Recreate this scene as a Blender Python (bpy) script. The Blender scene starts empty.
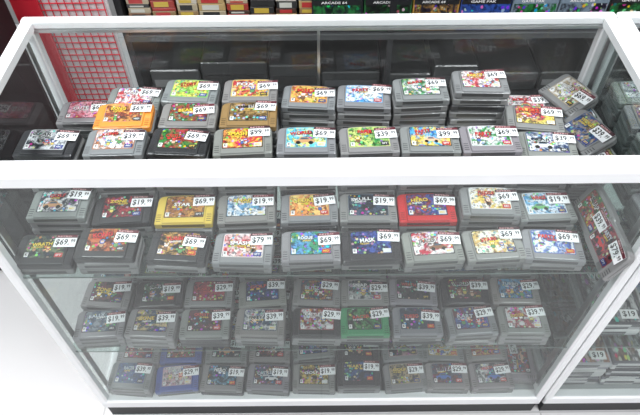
import bpy, math, random
from mathutils import Matrix, Vector
random.seed(7)
S = bpy.context.scene
S.view_settings.view_transform = 'Standard'

def lin(h):
    h = h.lstrip('#'); o = []
    for i in (0, 2, 4):
        c = int(h[i:i+2], 16)/255
        o.append(c/12.92 if c <= .04045 else ((c+.055)/1.055)**2.4)
    return tuple(o)
def mute(c, s=.86, v=.86):
    g = sum(c)/3
    return tuple(max(0, (g+(k-g)*s)*v) for k in c)

# ------------------------------------------------------------ materials
def pmat(name, col, rough=.5, metal=0, noise=0, nscale=20, emit=0, coat=0, bump=0):
    m = bpy.data.materials.new(name); m.use_nodes = True
    nt = m.node_tree; b = nt.nodes['Principled BSDF']
    b.inputs['Base Color'].default_value = (*col, 1)
    b.inputs['Roughness'].default_value = rough
    b.inputs['Metallic'].default_value = metal
    b.inputs['Coat Weight'].default_value = coat
    if emit:
        b.inputs['Emission Color'].default_value = (*col, 1)
        b.inputs['Emission Strength'].default_value = emit
    if noise or bump:
        tc = nt.nodes.new('ShaderNodeTexCoord')
        n = nt.nodes.new('ShaderNodeTexNoise'); n.inputs['Scale'].default_value = nscale
        n.inputs['Detail'].default_value = 4
        nt.links.new(tc.outputs['Object'], n.inputs['Vector'])
        if noise:
            r = nt.nodes.new('ShaderNodeValToRGB')
            r.color_ramp.elements[0].position = .3; r.color_ramp.elements[1].position = .7
            r.color_ramp.elements[0].color = (*[c*(1-noise) for c in col], 1)
            r.color_ramp.elements[1].color = (*[min(1, c*(1+noise)) for c in col], 1)
            nt.links.new(n.outputs['Fac'], r.inputs['Fac'])
            nt.links.new(r.outputs['Color'], b.inputs['Base Color'])
        if bump:
            bp = nt.nodes.new('ShaderNodeBump'); bp.inputs['Strength'].default_value = bump
            nt.links.new(n.outputs['Fac'], bp.inputs['Height'])
            nt.links.new(bp.outputs['Normal'], b.inputs['Normal'])
    return m

def glass(name, tint, f0, rough=0.0):
    m = bpy.data.materials.new(name); m.use_nodes = True
    nt = m.node_tree; nt.nodes.clear(); N = nt.nodes.new; L = nt.links.new
    out = N('ShaderNodeOutputMaterial'); mix = N('ShaderNodeMixShader')
    tr = N('ShaderNodeBsdfTransparent'); tr.inputs['Color'].default_value = (*tint, 1)
    gl = N('ShaderNodeBsdfGlossy'); gl.inputs['Roughness'].default_value = rough
    lw = N('ShaderNodeLayerWeight'); lw.inputs['Blend'].default_value = .5
    pw = N('ShaderNodeMath'); pw.operation = 'POWER'; pw.inputs[1].default_value = 5
    ma = N('ShaderNodeMath'); ma.operation = 'MULTIPLY_ADD'
    ma.inputs[1].default_value = 1-f0; ma.inputs[2].default_value = f0
    L(lw.outputs['Facing'], pw.inputs[0]); L(pw.outputs[0], ma.inputs[0]); L(ma.outputs[0], mix.inputs['Fac'])
    L(tr.outputs[0], mix.inputs[1]); L(gl.outputs[0], mix.inputs[2]); L(mix.outputs[0], out.inputs[0])
    return m

def attr_mat(name, rough, coat=0, bump=0):
    m = bpy.data.materials.new(name); m.use_nodes = True
    nt = m.node_tree; b = nt.nodes['Principled BSDF']
    a = nt.nodes.new('ShaderNodeAttribute'); a.attribute_name = 'colA'
    nt.links.new(a.outputs['Color'], b.inputs['Base Color'])
    b.inputs['Roughness'].default_value = rough; b.inputs['Coat Weight'].default_value = coat
    if bump:
        tc = nt.nodes.new('ShaderNodeTexCoord')
        n = nt.nodes.new('ShaderNodeTexNoise'); n.inputs['Scale'].default_value = 55; n.inputs['Detail'].default_value = 2
        nt.links.new(tc.outputs['Object'], n.inputs['Vector'])
        bp = nt.nodes.new('ShaderNodeBump'); bp.inputs['Strength'].default_value = bump; bp.inputs['Distance'].default_value = .002
        nt.links.new(n.outputs['Fac'], bp.inputs['Height']); nt.links.new(bp.outputs['Normal'], b.inputs['Coat Normal'])
    return m

def label_mat():
    m = bpy.data.materials.new('printed_label_art'); m.use_nodes = True
    nt = m.node_tree; b = nt.nodes['Principled BSDF']; N = nt.nodes.new; L = nt.links.new
    A = N('ShaderNodeAttribute'); A.attribute_name = 'colA'
    B = N('ShaderNodeAttribute'); B.attribute_name = 'colB'
    uv = N('ShaderNodeUVMap'); uv.uv_map = 'UVMap'
    sc = N('ShaderNodeVectorMath'); sc.operation = 'MULTIPLY'; sc.inputs[1].default_value = (1.5, 1, 1)
    L(uv.outputs[0], sc.inputs[0])
    sd = N('ShaderNodeMath'); sd.operation = 'MULTIPLY'; sd.inputs[1].default_value = 91.7
    L(A.outputs['Alpha'], sd.inputs[0])
    ad = N('ShaderNodeVectorMath'); ad.operation = 'ADD'
    L(sc.outputs[0], ad.inputs[0]); L(sd.outputs[0], ad.inputs[1])
    n = N('ShaderNodeTexNoise'); n.inputs['Scale'].default_value = 2.2; n.inputs['Detail'].default_value = 5
    n.inputs['Distortion'].default_value = 1.6
    L(ad.outputs[0], n.inputs['Vector'])
    r = N('ShaderNodeValToRGB'); r.color_ramp.elements[0].position = .42; r.color_ramp.elements[1].position = .57
    L(n.outputs['Fac'], r.inputs['Fac'])
    mx = N('ShaderNodeMix'); mx.data_type = 'RGBA'
    L(r.outputs['Color'], mx.inputs[0]); L(A.outputs['Color'], mx.inputs[6]); L(B.outputs['Color'], mx.inputs[7])
    n3 = N('ShaderNodeTexNoise'); n3.inputs['Scale'].default_value = 8; n3.inputs['Detail'].default_value = 3; n3.inputs['Distortion'].default_value = .8
    L(ad.outputs[0], n3.inputs['Vector'])
    r3 = N('ShaderNodeValToRGB'); r3.color_ramp.elements[0].position = .38; r3.color_ramp.elements[0].color = (.10, .10, .12, 1)
    r3.color_ramp.elements[1].position = .52; r3.color_ramp.elements[1].color = (1, 1, 1, 1)
    L(n3.outputs['Fac'], r3.inputs['Fac'])
    mm = N('ShaderNodeMix'); mm.data_type = 'RGBA'; mm.blend_type = 'MULTIPLY'; mm.inputs[0].default_value = .85
    L(mx.outputs[2], mm.inputs[6]); L(r3.outputs['Color'], mm.inputs[7])
    v = N('ShaderNodeTexVoronoi'); v.inputs['Scale'].default_value = 6.5
    L(ad.outputs[0], v.inputs['Vector'])
    hs = N('ShaderNodeHueSaturation'); hs.inputs['Saturation'].default_value = 1.2; hs.inputs['Value'].default_value = .75
    L(v.outputs['Color'], hs.inputs['Color'])
    vr = N('ShaderNodeValToRGB'); vr.color_ramp.elements[0].position = .32; vr.color_ramp.elements[0].color = (.8, .8, .8, 1)
    vr.color_ramp.elements[1].position = .4; vr.color_ramp.elements[1].color = (0, 0, 0, 1)
    L(v.outputs['Distance'], vr.inputs['Fac'])
    n2 = N('ShaderNodeTexNoise'); n2.inputs['Scale'].default_value = 2.4
    L(ad.outputs[0], n2.inputs['Vector'])
    gt = N('ShaderNodeMath'); gt.operation = 'GREATER_THAN'; gt.inputs[1].default_value = .48
    L(n2.outputs['Fac'], gt.inputs[0])
    mu = N('ShaderNodeMath'); mu.operation = 'MULTIPLY'
    L(gt.outputs[0], mu.inputs[0]); L(vr.outputs['Color'], mu.inputs[1])
    mx2 = N('ShaderNodeMix'); mx2.data_type = 'RGBA'
    L(mu.outputs[0], mx2.inputs[0]); L(mm.outputs[2], mx2.inputs[6]); L(hs.outputs['Color'], mx2.inputs[7])
    L(mx2.outputs[2], b.inputs['Base Color'])
    b.inputs['Roughness'].default_value = .3; b.inputs['Coat Weight'].default_value = .3
    return m

M_white = pmat('white_powder_coat', (.80, .805, .82), .30, noise=.03, nscale=9, coat=.3)
M_deck = pmat('grey_laminate_deck', (.27, .29, .29), .5, noise=.08, nscale=14)
M_black = pmat('black_plastic', (.008, .008, .010), .5, noise=.2, nscale=12)
M_metal = pmat('brushed_metal', (.55, .56, .56), .3, 1.0, noise=.08, nscale=60)
M_glass = glass('panel_glass', (.83, .88, .87), .085)
M_gtop = glass('top_glass', (.90, .925, .925), .045)
M_shelf = glass('shelf_glass', (.82, .88, .86), .03)
M_edge = pmat('glass_edge_green', (.08, .11, .10), .3, noise=.1, nscale=30)
M_body = attr_mat('cartridge_plastic', .45, .35, .5)
M_print = attr_mat('printed_paper', .4, .2)
M_label = label_mat()

# ------------------------------------------------------------ mesh builder
class MB:
    def __init__(s):
        s.v = []; s.f = []; s.m = []; s.A = []; s.B = []; s.uv = []
    def add(s, vs, fs, M, mat=0, A=(.5, .5, .5), seed=0., B=None, uvs=None):
        o = len(s.v); s.v += [tuple(M @ Vector(p)) for p in vs]
        B = B or A
        for k, f in enumerate(fs):
            s.f.append([i+o for i in f]); s.m.append(mat)
            for i in f:
                s.A.append((A[0], A[1], A[2], seed)); s.B.append((B[0], B[1], B[2], 1))
                s.uv.append(uvs[i] if uvs else (0, 0))
    def box(s, a, b, M=Matrix(), mat=0, A=(.5, .5, .5), bev=0):
        x0, y0, z0 = a; x1, y1, z1 = b
        if bev:
            c = bev
            vs = []; 
            for z, ins in ((z0, c), (z0+c, 0), (z1-c, 0), (z1, c)):
                for (x, y, sx, sy) in ((x0, y0, 1, 1), (x1, y0, -1, 1), (x1, y1, -1, -1), (x0, y1, 1, -1)):
                    q = [(x+sx*(ins), y+sy*(ins+c)), (x+sx*(ins+c), y+sy*ins)]
                    if (sx, sy) in ((-1, 1), (1, -1)): q.reverse()
                    vs += [(p[0], p[1], z) for p in q]
            n = 8; fs = []
            for r in range(3):
                for i in range(n):
                    j = (i+1) % n; fs.append((r*n+i, r*n+j, (r+1)*n+j, (r+1)*n+i))
            fs.append(tuple(range(n-1, -1, -1))); fs.append(tuple(range(3*n, 4*n)))
            s.add(vs, fs, M, mat, A); return
        vs = [(x0,y0,z0),(x1,y0,z0),(x1,y1,z0),(x0,y1,z0),(x0,y0,z1),(x1,y0,z1),(x1,y1,z1),(x0,y1,z1)]
        s.add(vs, [(3,2,1,0),(4,5,6,7),(0,1,5,4),(1,2,6,5),(2,3,7,6),(3,0,4,7)], M, mat, A)
    def quad(s, x0, y0, x1, y1, z, M, mat, A, seed=0, B=None):
        s.add([(x0,y0,z),(x1,y0,z),(x1,y1,z),(x0,y1,z)], [(0,1,2,3)], M, mat, A, seed, B,
              [(0,0),(1,0),(1,1),(0,1)])
    def disc(s, cx, cy, rx, ry, z, M, A, n=10, mat=2):
        s.add([(cx+rx*math.cos(6.2832*i/n), cy+ry*math.sin(6.2832*i/n), z) for i in range(n)], [tuple(range(n))], M, mat, A)
    def obj(s, name, mats, loc=(0,0,0), parent=None):
        me = bpy.data.meshes.new(name)
        L = Vector(loc)
        me.from_pydata([tuple(Vector(p)-L) for p in s.v], [], s.f)
        for m in mats: me.materials.append(m)
        me.polygons.foreach_set('material_index', s.m)
        a = me.attributes.new('colA', 'FLOAT_COLOR', 'CORNER'); a.data.foreach_set('color', [c for q in s.A for c in q])
        a = me.attributes.new('colB', 'FLOAT_COLOR', 'CORNER'); a.data.foreach_set('color', [c for q in s.B for c in q])
        u = me.uv_layers.new(name='UVMap'); u.data.foreach_set('uv', [c for q in s.uv for c in q])
        me.update()
        o = bpy.data.objects.new(name, me); S.collection.objects.link(o); o.location = loc
        if parent: o.parent = parent
        return o

T = Matrix.Translation
def R(a, ax): return Matrix.Rotation(math.radians(a), 4, ax)

_txt = {}
def text_mesh(w):
    if w in _txt: return _txt[w]
    cu = bpy.data.curves.new('t', 'FONT'); cu.body = w; cu.offset = .02; cu.resolution_u = 2
    o = bpy.data.objects.new('t', cu); S.collection.objects.link(o)
    bpy.context.view_layer.update()
    me = bpy.data.meshes.new_from_object(o.evaluated_get(bpy.context.evaluated_depsgraph_get()))
    vs = [(v.co.x, v.co.y) for v in me.vertices]; fs = [tuple(p.vertices) for p in me.polygons]
    x0 = min(v[0] for v in vs); x1 = max(v[0] for v in vs); y0 = min(v[1] for v in vs); y1 = max(v[1] for v in vs)
    vs = [((x-x0)/(x1-x0)-.5, (y-y0)/(y1-y0)-.5) for x, y in vs]
    bpy.data.objects.remove(o); bpy.data.meshes.remove(me)
    _txt[w] = (vs, fs); return _txt[w]
def put_text(mb, w, cx, cy, wd, ht, z, M, A, mat=2):
    vs, fs = text_mesh(w)
    mb.add([(cx+x*wd, cy+y*ht, z) for x, y in vs], fs, M, mat, A)

# ------------------------------------------------------------ cartridge
def arc(cx, cy, r, a0, a1, n):
    return [(cx+r*math.cos(math.radians(a0+(a1-a0)*i/n)), cy+r*math.sin(math.radians(a0+(a1-a0)*i/n))) for i in range(n+1)]
def outline(w, h, rb, rt, n=4):
    w /= 2; h /= 2
    return (arc(-w+rb, -h+rb, rb, 180, 270, 2)+arc(w-rb, -h+rb, rb, 270, 360, 2) +
            arc(w-rt, h-rt, rt, 0, 90, n)+[(w*.4, h+.0012), (-w*.4, h+.0012)]+arc(-w+rt, h-rt, rt, 90, 180, n))
CW, CH, CT = .116, .075, .0183
def cart_body(mb, M, col):
    rings = [(0, .0012), (.0012, 0), (.0132, 0), (.0150, .0018)]
    vs = []; 
    for z, ins in rings: vs += [(x, y, z) for x, y in outline(CW-2*ins, CH-2*ins, .003, .012)]
    n = len(vs)//4; fs = []
    for r in range(3):
        for i in range(n):
            j = (i+1) % n; fs.append((r*n+i, r*n+j, (r+1)*n+j, (r+1)*n+i))
    fs.append(tuple(range(n-1, -1, -1))); fs.append(tuple(range(3*n, 4*n)))
    mb.add(vs, fs, M, 0, col)
    vs = []
    for z, ins in ((.0145, 0), (.0172, .0006), (.0180, .002)):
        vs += [(x, y-.0005, z) for x, y in outline(.086-2*ins, .0715-2*ins, .002, .006, 2)]
    n = len(vs)//3; fs = []
    for r in range(2):
        for i in range(n):
            j = (i+1) % n; fs.append((r*n+i, r*n+j, (r+1)*n+j, (r+1)*n+i))
    fs.append(tuple(range(2*n, 3*n)))
    mb.add(vs, fs, M, 0, col)
    dk = tuple(c*.25 for c in col)
    mb.add([(-.043, -.0377, .0045), (.043, -.0377, .0045), (.043, -.0377, .0125), (-.043, -.0377, .0125)], [(0, 1, 2, 3)], M, 0, dk)
    for sx in (-1, 1):
        for k in range(4):
            y = -.031+k*.0055
            mb.quad(sx*.0505-.0045, y, sx*.0505+.0045, y+.0018, .0152, M, 0, dk)
        mb.add([(sx*.0582, -.028, .008), (sx*.0582, .024, .008), (sx*.0582, .024, .0095), (sx*.0582, -.028, .0095)], [(0, 1, 2, 3)], M, 0, dk)

GREY = (.208, .206, .208)
PAL = ['b0202e','d4b23f','1f4f8f','3d7a47','c0703a','e8e8e8','101018','5b3f80','5999b9','85522d','0c2c56','7c2c23','c795a0','b9a27a','556b2f','20303a','808890','303840']
WORDS = ['KART','RALLY','PARTY','QUEST','RACER','STARS','WORLD','GOLF','WRATH','TURBO','SNAP','SOCCER','BLITZ','ZONE','DERBY','CASTLE','HERO','RUSH']
SUB = ['64', 'SUPER', 'II', 'EXTREME', 'CHAMPIONS', 'THE LEGEND', 'ADVENTURE', '2000']
PRICES = ['$69.99','$39.99','$79.99','$49.99','$19.99','$29.99','$99.99','$59.99']
SKIN = [(.7, .42, .26), (.5, .27, .13), (.2, .09, .04), (.75, .55, .06), (.1, .33, .1), (.6, .6, .62), (.55, .03, .03), (.04, .13, .45)]
def figure(mb, M, cx, cy, s, z):
    """small printed character: body, limbs, head, ears/cap, eyes"""
    c1 = random.choice(SKIN); c2 = mute(random.choice(SKIN)); c3 = random.choice(SKIN)
    ln = (.012, .012, .015)
    mb.disc(cx, cy-.5*s, .62*s, .72*s, z, M, ln, 9)
    mb.disc(cx, cy-.5*s, .52*s, .62*s, z+.0001, M, c2, 9)
    for sx in (-1, 1):
        mb.disc(cx+sx*.75*s, cy-.1*s, .3*s, .28*s, z+.0001, M, c3, 7)
        mb.disc(cx+sx*.42*s, cy+1.0*s, .25*s, .3*s, z+.0001, M, c1, 7)
    mb.disc(cx, cy+.45*s, .66*s, .6*s, z+.0002, M, ln, 10)
    mb.disc(cx, cy+.45*s, .57*s, .52*s, z+.0003, M, c1, 10)
    mb.disc(cx, cy+.75*s, .55*s, .25*s, z+.0004, M, c3, 8)
    for sx in (-1, 1): mb.disc(cx+sx*.2*s, cy+.42*s, .13*s, .17*s, z+.0005, M, (.9, .9, .9), 6)
    mb.disc(cx, cy+.2*s, .2*s, .1*s, z+.0005, M, (.4, .05, .04), 6)
def car(mb, M, cx, cy, s, z):
    c = random.choice(SKIN)
    mb.add([(cx+x*s, cy+y*s, z) for x, y in ((-1.3, -.3), (1.3, -.3), (1.35, .1), (.8, .3), (.4, .75), (-.5, .75), (-.8, .3), (-1.35, .2))], [tuple(range(8))], M, 2, c)
    mb.add([(cx+x*s, cy+y*s, z+.0001) for x, y in ((-.6, .3), (.6, .3), (.3, .65), (-.4, .65))], [(0, 1, 2, 3)], M, 2, (.05, .08, .12))
    for sx in (-1, 1): mb.disc(cx+sx*.8*s, cy-.3*s, .33*s, .33*s, z+.0002, M, (.01, .01, .01), 8)

def cart_top(mb, M, A, B, word, price, wc=None):
    seed = random.random(); z = .0182
    A = mute(A); B = mute(B)
    lo = [(x, y+.0045) for x, y in outline(.080, .056, .002, .005, 2)]
    mb.add([(x, y, z) for x, y in lo], [tuple(range(len(lo)))], M, 2, mute(random.choice([A, B, (.02, .02, .02)])))
    lo = [(x, y+.0045) for x, y in outline(.077, .053, .002, .005, 2)]
    mb.add([(x, y, z+.0001) for x, y in lo], [tuple(range(len(lo)))], M, 1, A, seed, B, [((x+.038)/.076, (y+.0215)/.052) for x, y in lo])
    wc = wc or random.choice([(.8, .8, .8), (.7, .5, .08), (.55, .06, .04), (.8, .8, .8), (.02, .02, .02), (.5, .55, .6)])
    lay = random.random()
    if lay < .5:
        for k in range(random.choice([1, 2, 2, 3])):
            figure(mb, M, random.uniform(-.024, .022), random.uniform(-.008, .002), random.uniform(.006, .0095), z+.0002)
    elif lay < .65: 
        car(mb, M, random.uniform(-.012, .012), -.006, random.uniform(.011, .016), z+.0002)
    ty = random.choice([.019, .017, .010]); tw = random.uniform(.028, .042); th = random.uniform(.0075, .0105); tx = random.uniform(-.014, -.006)
    dk = (.01, .01, .015) if sum(wc) > .3 else (.75, .75, .75)
    Mt = M @ T((tx, ty, 0)) @ R(random.uniform(-4, 9), 'Z')
    put_text(mb, word, .0006, -.0007, tw+.003, th+.0022, z+.0009, Mt, dk)
    put_text(mb, word, 0, 0, tw, th, z+.0011, Mt, wc)
    put_text(mb, random.choice(SUB), random.uniform(-.01, .01), -th*.5-.003, tw*.6, .0042, z+.0011, Mt, random.choice([wc, (.8, .8, .8), (.7, .5, .05)]))
    mb.quad(-.037, -.021, -.0295, -.0105, z+.0009, M, 2, (.8, .8, .8))
    put_text(mb, 'E', -.0332, -.0150, .0045, .006, z+.0011, M, (.01, .01, .01))
    mb.quad(.022, -.0210, .0375, -.011, z+.0009, M, 2, random.choice([(.45, .03, .03), (.6, .6, .6), (.02, .04, .2), (.03, .03, .03)]))
    put_text(mb, random.choice(['ARC', 'MID', 'SFT']), .0297, -.016, .011, .005, z+.0011, M, random.choice([(.7, .7, .7), (.7, .5, .05)]))
    if price:
        P = M @ T((.034+random.uniform(-.004, .004), .018+random.uniform(-.006, .005), z+.0013)) @ R(random.uniform(-7, 7), 'Z')
        mb.box((-.0215, -.0145, 0), (.0215, .0145, .0006), P, 2, (.86, .86, .88))
        mb.quad(-.0215, .0072, .0215, .0145, .0008, P, 2, random.choice([(.04, .010, .015), (.10, .010, .02)]))
        put_text(mb, 'RETRO', -.004, .0108, .028, .0035, .0009, P, (.7, .4, .4))
        put_text(mb, price[:-2], -.005, -.0038, .027, .0165, .0009, P, (.008, .008, .01))
        put_text(mb, price[-2:], .0150, -.0003, .009, .009, .0009, P, (.008, .008, .01))

def stack(mb, x, y, z, n, body=GREY, A=None, B=None, word=None, price='r', yaw=0, wc=None, face=True):
    for i in range(n):
        top = i == n-1
        g = random.uniform(.8, 1.2)
        c = tuple(k*random.uniform(.94, 1.05) for k in body) if top else tuple(k*g for k in random.choice([GREY]*9+[(.04, .04, .045)]))
        dx, dy = (0, 0) if top else (random.uniform(-.0025, .0025), random.uniform(-.002, .002))
        M = T((x+dx, y+dy, z+i*.0187)) @ R(yaw+random.uniform(-1.8, 1.8), 'Z')
        cart_body(mb, M, c)
        if top and face:
            A = A or random.choice(PAL); B = B or random.choice(PAL)
            cart_top(mb, M, lin(A), lin(B), word or random.choice(WORDS), random.choice(PRICES) if price == 'r' else price, wc)

ZT = 1.0; Z1 = .690; Z2 = .370; ZD = .095
HW = .6085; DEP = .45
W_ = (.8, .8, .8); Y_ = (.8, .58, .04); R_ = (.6, .02, .02); K_ = (.01, .01, .01)
GOLD = (.26, .17, .06); YEL = (.62, .43, .07); RED = (.48, .012, .015); BLK = (.020, .020, .023); ORG = (.80, .28, .03); GRN = (.03, .24, .09); BLU = (.03, .07, .28)

# shelf 1
mb = MB(); z = Z1+.0065
row0 = [(-.540,2,BLK,'20303a','708060','WRATH',Y_),(-.415,3,BLK,'c06020','4a1a08','KONG',R_),(-.280,2,BLK,'1a1a22','d4a03f','TURBO',R_),
        (-.152,2,GREY,'d01020','f2e2e2','SMASH',W_),(-.019,2,GREY,'2d9a67','4999d9','ROGUE',W_),(.100,2,BLK,'0c1440','2f4fa8','MASK',W_),
        (.221,2,GREY,'f2f2f2','c8203e','RACER',K_),(.342,2,GREY,'f2f2e2','d9b25a','STARS',R_),(.458,2,GREY,'e8f0f8','2f5fb8','PARTY',R_)]
for i, (x, n, b, A, B, w, wc) in enumerate(row0):
    stack(mb, x, .057+random.uniform(-.004, .003), z, n, b, A, B, w, random.choice(['$69.99','$69.99','$79.99']), random.uniform(-4, 4), wc)
row1 = [(-.525,4,GREY,'e8e8e8','303848','GOLF',R_),(-.402,3,BLK,'181820','a8102e','ZONE',Y_),(-.275,3,YEL,'d99a3a','9c5a13','STAR',W_),
        (-.150,3,GREY,'4999c9','f2f2f2','SNAP',Y_),(-.022,3,GREY,'ffe27a','f2902a','POKE',Y_),(.098,3,GREY,'101018','39506b','SKULL',W_),
        (.217,3,RED,'9c1c23','1f4faf','HERO',Y_),(.342,4,GREY,'f4d03f','f2f2f2','PUZZLE',R_),(.458,3,GREY,'dfe8f2','39a0d0','WINGS',R_)]
for (x, n, b, A, B, w, wc) in row1:
    stack(mb, x, .140+random.uniform(-.002, .002), z, n, b, A, B, w, random.choice(['$69.99','$49.99','$19.99']), random.uniform(-2, 2), wc)
row2 = [(-.540,9,BLK,'d8dce0','20303a','GEAR',K_),(-.405,9,GREY,'f2f2f2','c5753b','KONG',R_),(-.278,9,BLK,'2d8a37','b8202e','CASTLE',R_),
        (-.152,9,GREY,'d8101e','f4d03f','SMASH',Y_),(-.026,9,GREY,'39c9eb','e8f070','WORLD',R_),(.098,9,GREY,'2d9a47','d0e070','PAPER',R_),
        (.219,9,GREY,'f4d03f','39a9eb','PARTY',R_),(.338,9,GREY,'e8e8e8','2d9a47','PARTY',R_)]
for (x, n, b, A, B, w, wc) in row2:
    stack(mb, x, .222, z, n, b, A, B, w, random.choice(['$69.99','$39.99','$99.99']), random.uniform(-3, 3), wc)
row3 = [(-.404,9,ORG,'f0a030','9c3c13','KONG',Y_),(-.270,9,GREY,'a82c23','3d8a37','BEAR',Y_),(-.146,9,GOLD,'6a5020','b9924a','TIME',K_),
        (-.02,3,GREY,None,None,None,None),(.1,3,GREY,None,None,None,None),(.22,4,GREY,None,None,None,None),(.342,4,GREY,None,None,None,None)]
for (x, n, b, A, B, w, wc) in row3:
    stack(mb, x, .301, z, n, b, A, B, w, '$69.99', random.uniform(-3, 3), wc)
row4 = [(-.520,6,GREY,'f0a5b8','c8304e','CUTE',W_),(-.402,8,GREY,'d8202e','f2f2f2','KART',W_),(-.276,9,GREY,'8fe04f','f4d83f','STORY',R_),(-.148,9,GREY,'d8202e','f4d03f','FOX',W_),
        (-.022,8,GREY,'f4d04f','e68e22','KID',R_),(.098,8,GREY,'49a9eb','f2f2f2','PARTY',R_),(.219,9,GREY,'f2f2f2','2d8a47','KART',R_),(.344,10,GREY,'f2f2f2','c8203e','PARTY',Y_)]
for (x, n, b, A, B, w, wc) in row4:
    stack(mb, x, .378, z, n, b, A, B, w, '$69.99', random.uniform(-4, 4), wc)
stack(mb, .457, .222, z, 8, GREY, 'dfe4ea', '304a7a', 'GEAR', '$39.99', -4, K_)
stack(mb, .452, .304, z, 8, GREY, 'e4d04f', 'b8304e', 'RUSH', '$69.99', -8, R_)
stack(mb, .462, .384, z, 6, GREY, 'f2f2f2', 'c8203e', 'BLITZ', '$39.99', -3, R_)
# piles turned sideways along the right-hand pane, top ones leaning on the pane
for (x, y, n, tilt, yaw, A, B, pr) in [(.556, .365, 5, 20, 80, '7fa0c0', 'f2f2f2', '$69.99'), (.556, .243, 5, 20, 82, '455b2f', 'b9a27a', '$39.99'),
                                   (.566, .128, 0, 66, 86, '3d7a47', 'b8303e', '$39.99'), (.566, .045, 0, 66, 88, '101018', 'a8303e', '$79.99')]:
    stack(mb, x, y, z, n, GREY, yaw=-90, face=False)
    hz = n*.0187+.040*math.sin(math.radians(tilt))+.002
    for j, dy in enumerate(((-.024, .022) if n else (0,))):
        M = T((x-.006*j+.002, y+dy, z+hz+j*.019)) @ R(-tilt-6*j, 'Y') @ R(-yaw+10*j, 'Z')
        cart_body(mb, M, GREY)
        cart_top(mb, M, lin(random.choice(PAL) if j else A), lin(B), random.choice(WORDS), pr)
mats = [M_body, M_label, M_print]
mb.obj('game_cartridges', mats, (0, .2, z))

# shelf 2
mb = MB(); z = Z2+.0065
cols = [-.520, -.399, -.272, -.143, -.012, .106, .230, .352, .480]
bod = {(0, 5): GRN, (0, 4): BLK, (1, 1): BLK, (1, 7): BLK}
lab2 = [['808890','c9b27a','303038','39506b','9c2c33','3d8a47','303848','3f5f9f','d2d2d2'],
        ['7a3040','3d6a47','b8303e','1f3f8f','b06e42','c2c2c2','202028','8c2c33','4999c9']]
for r in range(5):
    for i, x in enumerate(cols):
        n = 3 if r < 2 else random.choice([2, 3, 3])
        A = lab2[r % 2][i]; B = random.choice(['20303a','d2d2d2','39506b','6c2c33','101018','a8303e','b9a27a','404040'])
        stack(mb, x+random.uniform(-.004, .004), .058+r*.0805, z, n, bod.get((r, i), GREY), A, B, None, random.choice(['$19.99','$29.99','$39.99']), random.uniform(-4, 4))
mb.obj('game_cartridges', mats, (0, .2, z))
# bottom deck
mb = MB(); z = ZD+.0005
cols = [-.520, -.396, -.272, -.148, -.022, .105, .226, .346, .466]
bod = {(0, 1): BLU, (1, 1): BLU, (0, 5): BLK, (1, 5): BLK}
for r in range(5):
    for i, x in enumerate(cols):
        stack(mb, x+random.uniform(-.004, .004), .055+r*.0815, z, 2 if (r+i) % 5 else 3, bod.get((r, i), GREY), None, random.choice(['20303a','d2d2d2','39506b','a8303e','101018']), None, random.choice(['$19.99','$29.99','$39.99']), random.uniform(-4, 4))
stack(mb, .556, .345, z, 3, yaw=90); stack(mb, .556, .10, z, 2, yaw=88); stack(mb, .556, .22, z, 3, yaw=92)
mb.obj('game_cartridges', mats, (0, .2, z))

# neighbouring case, upper shelf
mb = MB(); z = Z1+.0065
for i in range(3):
    for r in range(5):
        stack(mb, .705+i*.122, .06+r*.081, z, 3 if r < 2 else 8, GREY, None, None, None, 'r', random.uniform(-5, 5))
mb.obj('game_cartridges', mats, (.8, .2, z))

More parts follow.
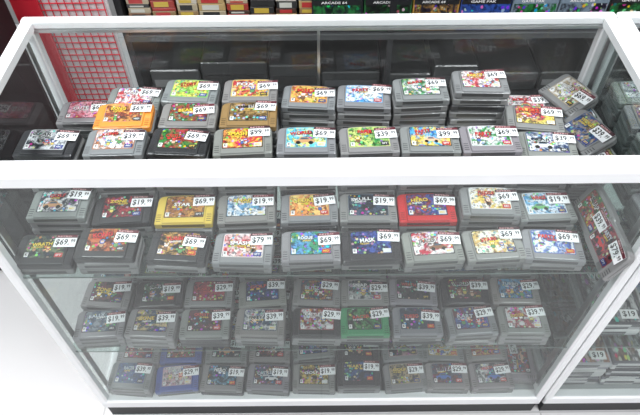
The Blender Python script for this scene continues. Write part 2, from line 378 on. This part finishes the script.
# ------------------------------------------------------------ display cases
def make_case(cx, hw):
    root = bpy.data.objects.new('glass_display_case', None); S.collection.objects.link(root); root.location = (cx, 0, 0)
    def part(mb, name, mats):
        o = mb.obj(name, mats); o.parent = root; return o
    f = MB()
    f.box((-hw, 0, ZT-.036), (hw, .040, ZT), bev=.007)
    f.box((-hw, DEP-.018, ZT-.020), (hw, DEP, ZT), bev=.003)
    for s in (-1, 1):
        a, b = sorted((s*hw, s*(hw-.024))); f.box((a, .036, ZT-.026), (b, DEP-.014, ZT-.001), bev=.004)
        a, b = sorted((s*hw, s*(hw-.022)))
        f.box((a, .001, .06), (b, .024, ZT-.030), bev=.004)
        f.box((a, DEP-.024, .06), (b, DEP-.001, ZT-.015), bev=.003)
        f.box((a, .02, .062), (b, DEP-.02, .096), bev=.003)
    f.box((-hw, 0, .057), (hw, .030, .098), bev=.005)
    f.box((-hw, DEP-.03, .055), (hw, DEP, .098), bev=.004)
    part(f, 'frame', [M_white])
    k = MB(); k.box((-hw+.01, .004, 0), (hw-.01, DEP-.03, .057)); part(k, 'kick_base', [M_black])
    d = MB(); d.box((-hw+.02, .028, .075), (hw-.02, DEP-.028, ZD)); part(d, 'deck', [M_deck])
    g = MB(); I = Matrix(); zt = ZT-.006
    g.add([(-hw+.02, .035, zt), (hw-.02, .035, zt), (hw-.02, DEP-.012, zt), (-hw+.02, DEP-.012, zt)], [(0, 1, 2, 3)], I, 1)
    g.add([(-hw+.02, .006, .09), (hw-.02, .006, .09), (hw-.02, .006, ZT-.03), (-hw+.02, .006, ZT-.03)], [(0, 1, 2, 3)], I)
    g.add([(-hw+.02, DEP-.008, .09), (hw-.02, DEP-.008, .09), (hw-.02, DEP-.008, ZT-.015), (-hw+.02, DEP-.008, ZT-.015)], [(0, 1, 2, 3)], I, 1)
    for s in (-1, 1):
        x = s*(hw-.008)
        g.add([(x, .02, .09), (x, DEP-.02, .09), (x, DEP-.02, ZT-.02), (x, .02, ZT-.02)], [(0, 1, 2, 3)], I)
    part(g, 'glass_panels', [M_glass, M_gtop])
    sh = MB(); e = MB(); st = MB()
    for zz in (Z1, Z2):
        sh.box((-hw+.012, .014, zz), (hw-.012, DEP-.03, zz+.006))
        e.box((-hw+.012, .0132, zz+.001), (hw-.012, .014, zz+.005))
        for s in (-1, 1):
            for y in (.05, DEP-.045):
                a, b = sorted((s*(hw-.012), s*(hw-.04))); st.box((a, y-.006, zz-.012), (b, y+.006, zz-.0005))
    for s in (-1, 1):
        for y in (.05, DEP-.045):
            a, b = sorted((s*(hw-.009), s*(hw-.0125)))
            st.box((a, y-.008, .10), (b, y+.008, ZT-.03))
    st.box((-.003, DEP-.013, .10), (.003, DEP-.010, ZT-.02))
    st.box((-hw+.02, DEP-.022, ZT-.026), (hw-.02, DEP-.010, ZT-.020))
    part(sh, 'shelves', [M_shelf]); part(e, 'shelf_edges', [M_edge]); part(st, 'shelf_standards', [M_metal])
    return root
make_case(0, HW)
make_case(HW+.004+.5, .5)

# contents of neighbouring case: disc case stacks
mb = MB()
for zz, n in ((Z2+.0065, 4), (ZD+.0005, 9)):
    for ix in range(7):
        for iy in range(2):
            x = .70+ix*.13; y = .125+iy*.185
            for k in range(n):
                c = random.choice([(.5, .5, .5), (.4, .4, .42), (.6, .6, .6), (.04, .04, .05), (.2, .2, .23), (.1, .1, .12)])
                M = T((x+random.uniform(-.003, .003), y+random.uniform(-.003, .003), zz+k*.0145)) @ R(random.uniform(-1.5, 1.5), 'Z')
                mb.box((-.061, -.084, 0), (.061, .084, .0140), M, 0, c, bev=.0012)
                mb.add([(-.05, -.0845, .003), (.03, -.0845, .003), (.03, -.0845, .011), (-.05, -.0845, .011)], [(0, 1, 2, 3)], M, 2, (.02, .02, .03) if sum(c) > .8 else (.6, .6, .6))
            mb.quad(-.056, -.078, .056, .078, .0142, M, 1, mute(lin(random.choice(PAL)), .5), random.random(), (.5, .5, .5))
            put_text(mb, random.choice(WORDS), 0, .05, .08, .022, .0146, M, W_)
            mb.quad(.01, -.07, .05, -.045, .0146, M, 2, (.8, .8, .8)); put_text(mb, '$19', .03, -.0575, .03, .017, .0149, M, K_)
mb.obj('disc_case_stacks', mats, (1.1, .2, .1))

# ------------------------------------------------------------ rear shelving unit
root = bpy.data.objects.new('rear_shelving_unit', None); S.collection.objects.link(root)
u = MB(); YB = .99
for zz in (.06, .33, .585, .93):
    u.box((-.62, YB, zz-.012), (1.9, YB+.30, zz+.010), bev=.002)
for x in (-.62, .22, 1.06, 1.88):
    u.box((x, YB+.002, 0), (x+.02, YB+.30, 1.3))
u.box((-.62, YB+.30, 0), (1.9, YB+.32, 1.3))
o = u.obj('carcass', [M_black]); o.parent = root
l = MB()
for zz in (.33, .585, .93): l.box((-.61, YB-.004, zz-.010), (1.89, YB, zz+.009))
o = l.obj('shelf_price_rails', [pmat('dark_price_rail', (.05, .052, .055), .4, noise=.1)]); o.parent = root

bx = MB()
BOXC = ['c81828', '201830', '1f7a37', '6b2fa0', 'd8a030', '1f4faf', '101010', 'e06020']
x = -.59
while x < -.03:
    w = random.uniform(.065, .09); zz = .596
    while zz < .74:
        h = random.choice([.012, .018, .024]); c = mute(lin(random.choice(['8a5a30', 'b03020', 'c8a868', '4a3020', 'd8d0c0', '303030', 'a08050', 'c0b090'])), .9, .7)
        j = random.uniform(-.003, .003)
        bx.box((x+j, YB+.02, zz), (x+j+w-.006, YB+.2, zz+h-.001), Matrix(), 0, c, bev=.0012)
        bx.add([(x+.01, YB+.0195, zz+.003), (x+w*.7, YB+.0195, zz+.003), (x+w*.7, YB+.0195, zz+h-.004), (x+.01, YB+.0195, zz+h-.004)], [(0, 1, 2, 3)], Matrix(), 2, random.choice([(.5, .5, .45), (.02, .02, .02), (.5, .35, .05), (.4, .03, .03)]))
        zz += h
    x += w
x = -.02
while x < 1.8:
    w = random.uniform(.14, .165)
    M = T((x+w/2, YB+.012, .596+.062)) @ R(90, 'X')
    lt = .45 < x < .85
    for k in range(2):
        c = mute(lin(random.choice(BOXC)), .9, .6)
        if lt: c = random.choice([(.25, .30, .36), (.35, .40, .45), (.15, .2, .25)])
        bx.box((x, YB+.012, .596+k*.125), (x+w, YB+.2, .596+.12+k*.125), Matrix(), 0, c, bev=.002)
        Mk = M @ T((0, k*.125, 0))
        bx.quad(-w/2+.005, -.055, w/2-.005, .055, .0005, Mk, 1, c, random.random(), mute(lin(random.choice(BOXC)), .9, .8))
        bx.quad(-w/2+.002, .030, w/2-.002, .048, .0009, Mk, 2, (.01, .01, .012) if not lt else c)
        put_text(bx, random.choice(['ARCADE 64', 'GAME PAK']), -.01, .039, w*.5, .008, .0012, Mk, (.7, .7, .7))
        put_text(bx, random.choice(WORDS), .0, -.015, w*.6, .022, .0012, Mk, random.choice([(.7, .7, .7), (.7, .5, .05), (.6, .03, .03)]))
    x += w+.004
for zz, hh in ((.341, .13), (.071, .2)):
    x = -.58
    while x < 1.75:
        w = random.uniform(.10, .24); h = random.uniform(.05, hh)
        g = random.uniform(.006, .028); c = (g, g*1.05, g*1.08)
        bx.box((x, YB+.03, zz), (x+w, YB+.25, zz+h), Matrix(), 0, c, bev=.004)
        bx.box((x+.012, YB+.028, zz+h*.3), (x+w-.012, YB+.032, zz+h*.6), Matrix(), 0, random.choice([(.005,.005,.005), (.05, .05, .055), (.02, .04, .04), (.15, .15, .15)]))
        x += w+.006
o = bx.obj('boxed_games', mats); o.parent = root

# red/white grid wall panel at left
root = bpy.data.objects.new('wire_grid_panel', None); S.collection.objects.link(root)
g = MB(); g.box((-.90, .955, 0), (-.625, .965, 1.35)); o = g.obj('backing_board', [pmat('white_board', (.62, .60, .61), .5, noise=.05)]); o.parent = root
g = MB()
for i in range(9): x = -.815+i*.0225; g.box((x, .947, .05), (x+.0024, .950, 1.33))
for i in range(56): zz = .06+i*.0225; g.box((-.825, .944, zz), (-.63, .947, zz+.0024))
g.box((-.90, .938, .0), (-.822, .95, 1.35))
o = g.obj('red_wire_grid', [pmat('red_paint', (.50, .015, .03), .35, noise=.1)]); o.parent = root

c = MB(); c.box((-1.75, .50, 0), (-.905, .93, 1.10), bev=.006); c.box((-1.74, .495, .08), (-1.33, .50, 1.06), bev=.002); c.box((-1.32, .495, .08), (-.915, .50, 1.06), bev=.002)
c.box((-1.36, .485, .48), (-1.35, .497, .58)); c.box((-1.30, .485, .48), (-1.29, .497, .58))
c.obj('storage_cabinet', [M_black], (-1.4, .7, 0))

# ------------------------------------------------------------ room
def tile_mat(name, c1, c2, scale):
    m = pmat(name, c1, .35); nt = m.node_tree
    b = nt.nodes['Principled BSDF']; tc = nt.nodes.new('ShaderNodeTexCoord'); br = nt.nodes.new('ShaderNodeTexBrick')
    br.offset = 0; br.inputs['Scale'].default_value = scale; br.inputs['Mortar Size'].default_value = .004
    br.inputs['Brick Width'].default_value = 1; br.inputs['Row Height'].default_value = 1
    br.inputs['Color1'].default_value = (*c1, 1); br.inputs['Color2'].default_value = (*c2, 1); br.inputs['Mortar'].default_value = (*[k*.7 for k in c1], 1)
    nt.links.new(tc.outputs['Object'], br.inputs['Vector']); nt.links.new(br.outputs['Color'], b.inputs['Base Color'])
    return m
r = MB(); r.box((-4, -4, -.05), (4, 2, 0)); r.obj('floor', [tile_mat('vinyl_floor', (.60, .595, .60), (.57, .565, .57), 1.6)])
r = MB(); r.box((-4, 2, 0), (4, 2.1, 3)); r.obj('wall_back', [pmat('wall_paint', (.3, .3, .3), .7, noise=.04, nscale=3)])
r = MB(); r.box((-4, -4, 3), (4, 2.1, 3.05)); r.obj('ceiling', [tile_mat('ceiling_tile', (.40, .41, .42), (.38, .39, .40), 1.6)])
M_em = pmat('lamp_diffuser', (.97, .99, 1), .5, emit=4)
for (x, y) in ((-1.3, -1.2), (1.3, -1.2), (-1.3, .5), (1.3, .5)):
    root = bpy.data.objects.new('ceiling_light', None); S.collection.objects.link(root); root.location = (x, y, 2.94)
    q = MB(); q.box((-.32, -.62, .02), (.32, .62, .06), bev=.005); o = q.obj('housing', [M_white]); o.parent = root
    q = MB(); q.box((-.30, -.60, .0), (.30, .60, .02)); o = q.obj('diffuser', [M_em]); o.parent = root
    ld = bpy.data.lights.new('tube', 'AREA'); ld.shape = 'RECTANGLE'; ld.size = .56; ld.size_y = 1.16; ld.energy = 56; ld.color = (.98, .99, 1)
    o = bpy.data.objects.new('tube', ld); S.collection.objects.link(o); o.location = (0, 0, -.01); o.parent = root
w = bpy.data.worlds.new('World'); S.world = w; w.use_nodes = True
w.node_tree.nodes['Background'].inputs[0].default_value = (.95, .97, 1, 1); w.node_tree.nodes['Background'].inputs[1].default_value = .38

cam = bpy.data.cameras.new('Camera'); cam.sensor_width = 36; cam.lens = 36*587/640; cam.clip_start = .01
co = bpy.data.objects.new('Camera', cam); S.collection.objects.link(co)
co.matrix_world = T((0, -.63, 1.665)) @ R(40.1, 'X') @ R(-.5, 'Z')
S.camera = co
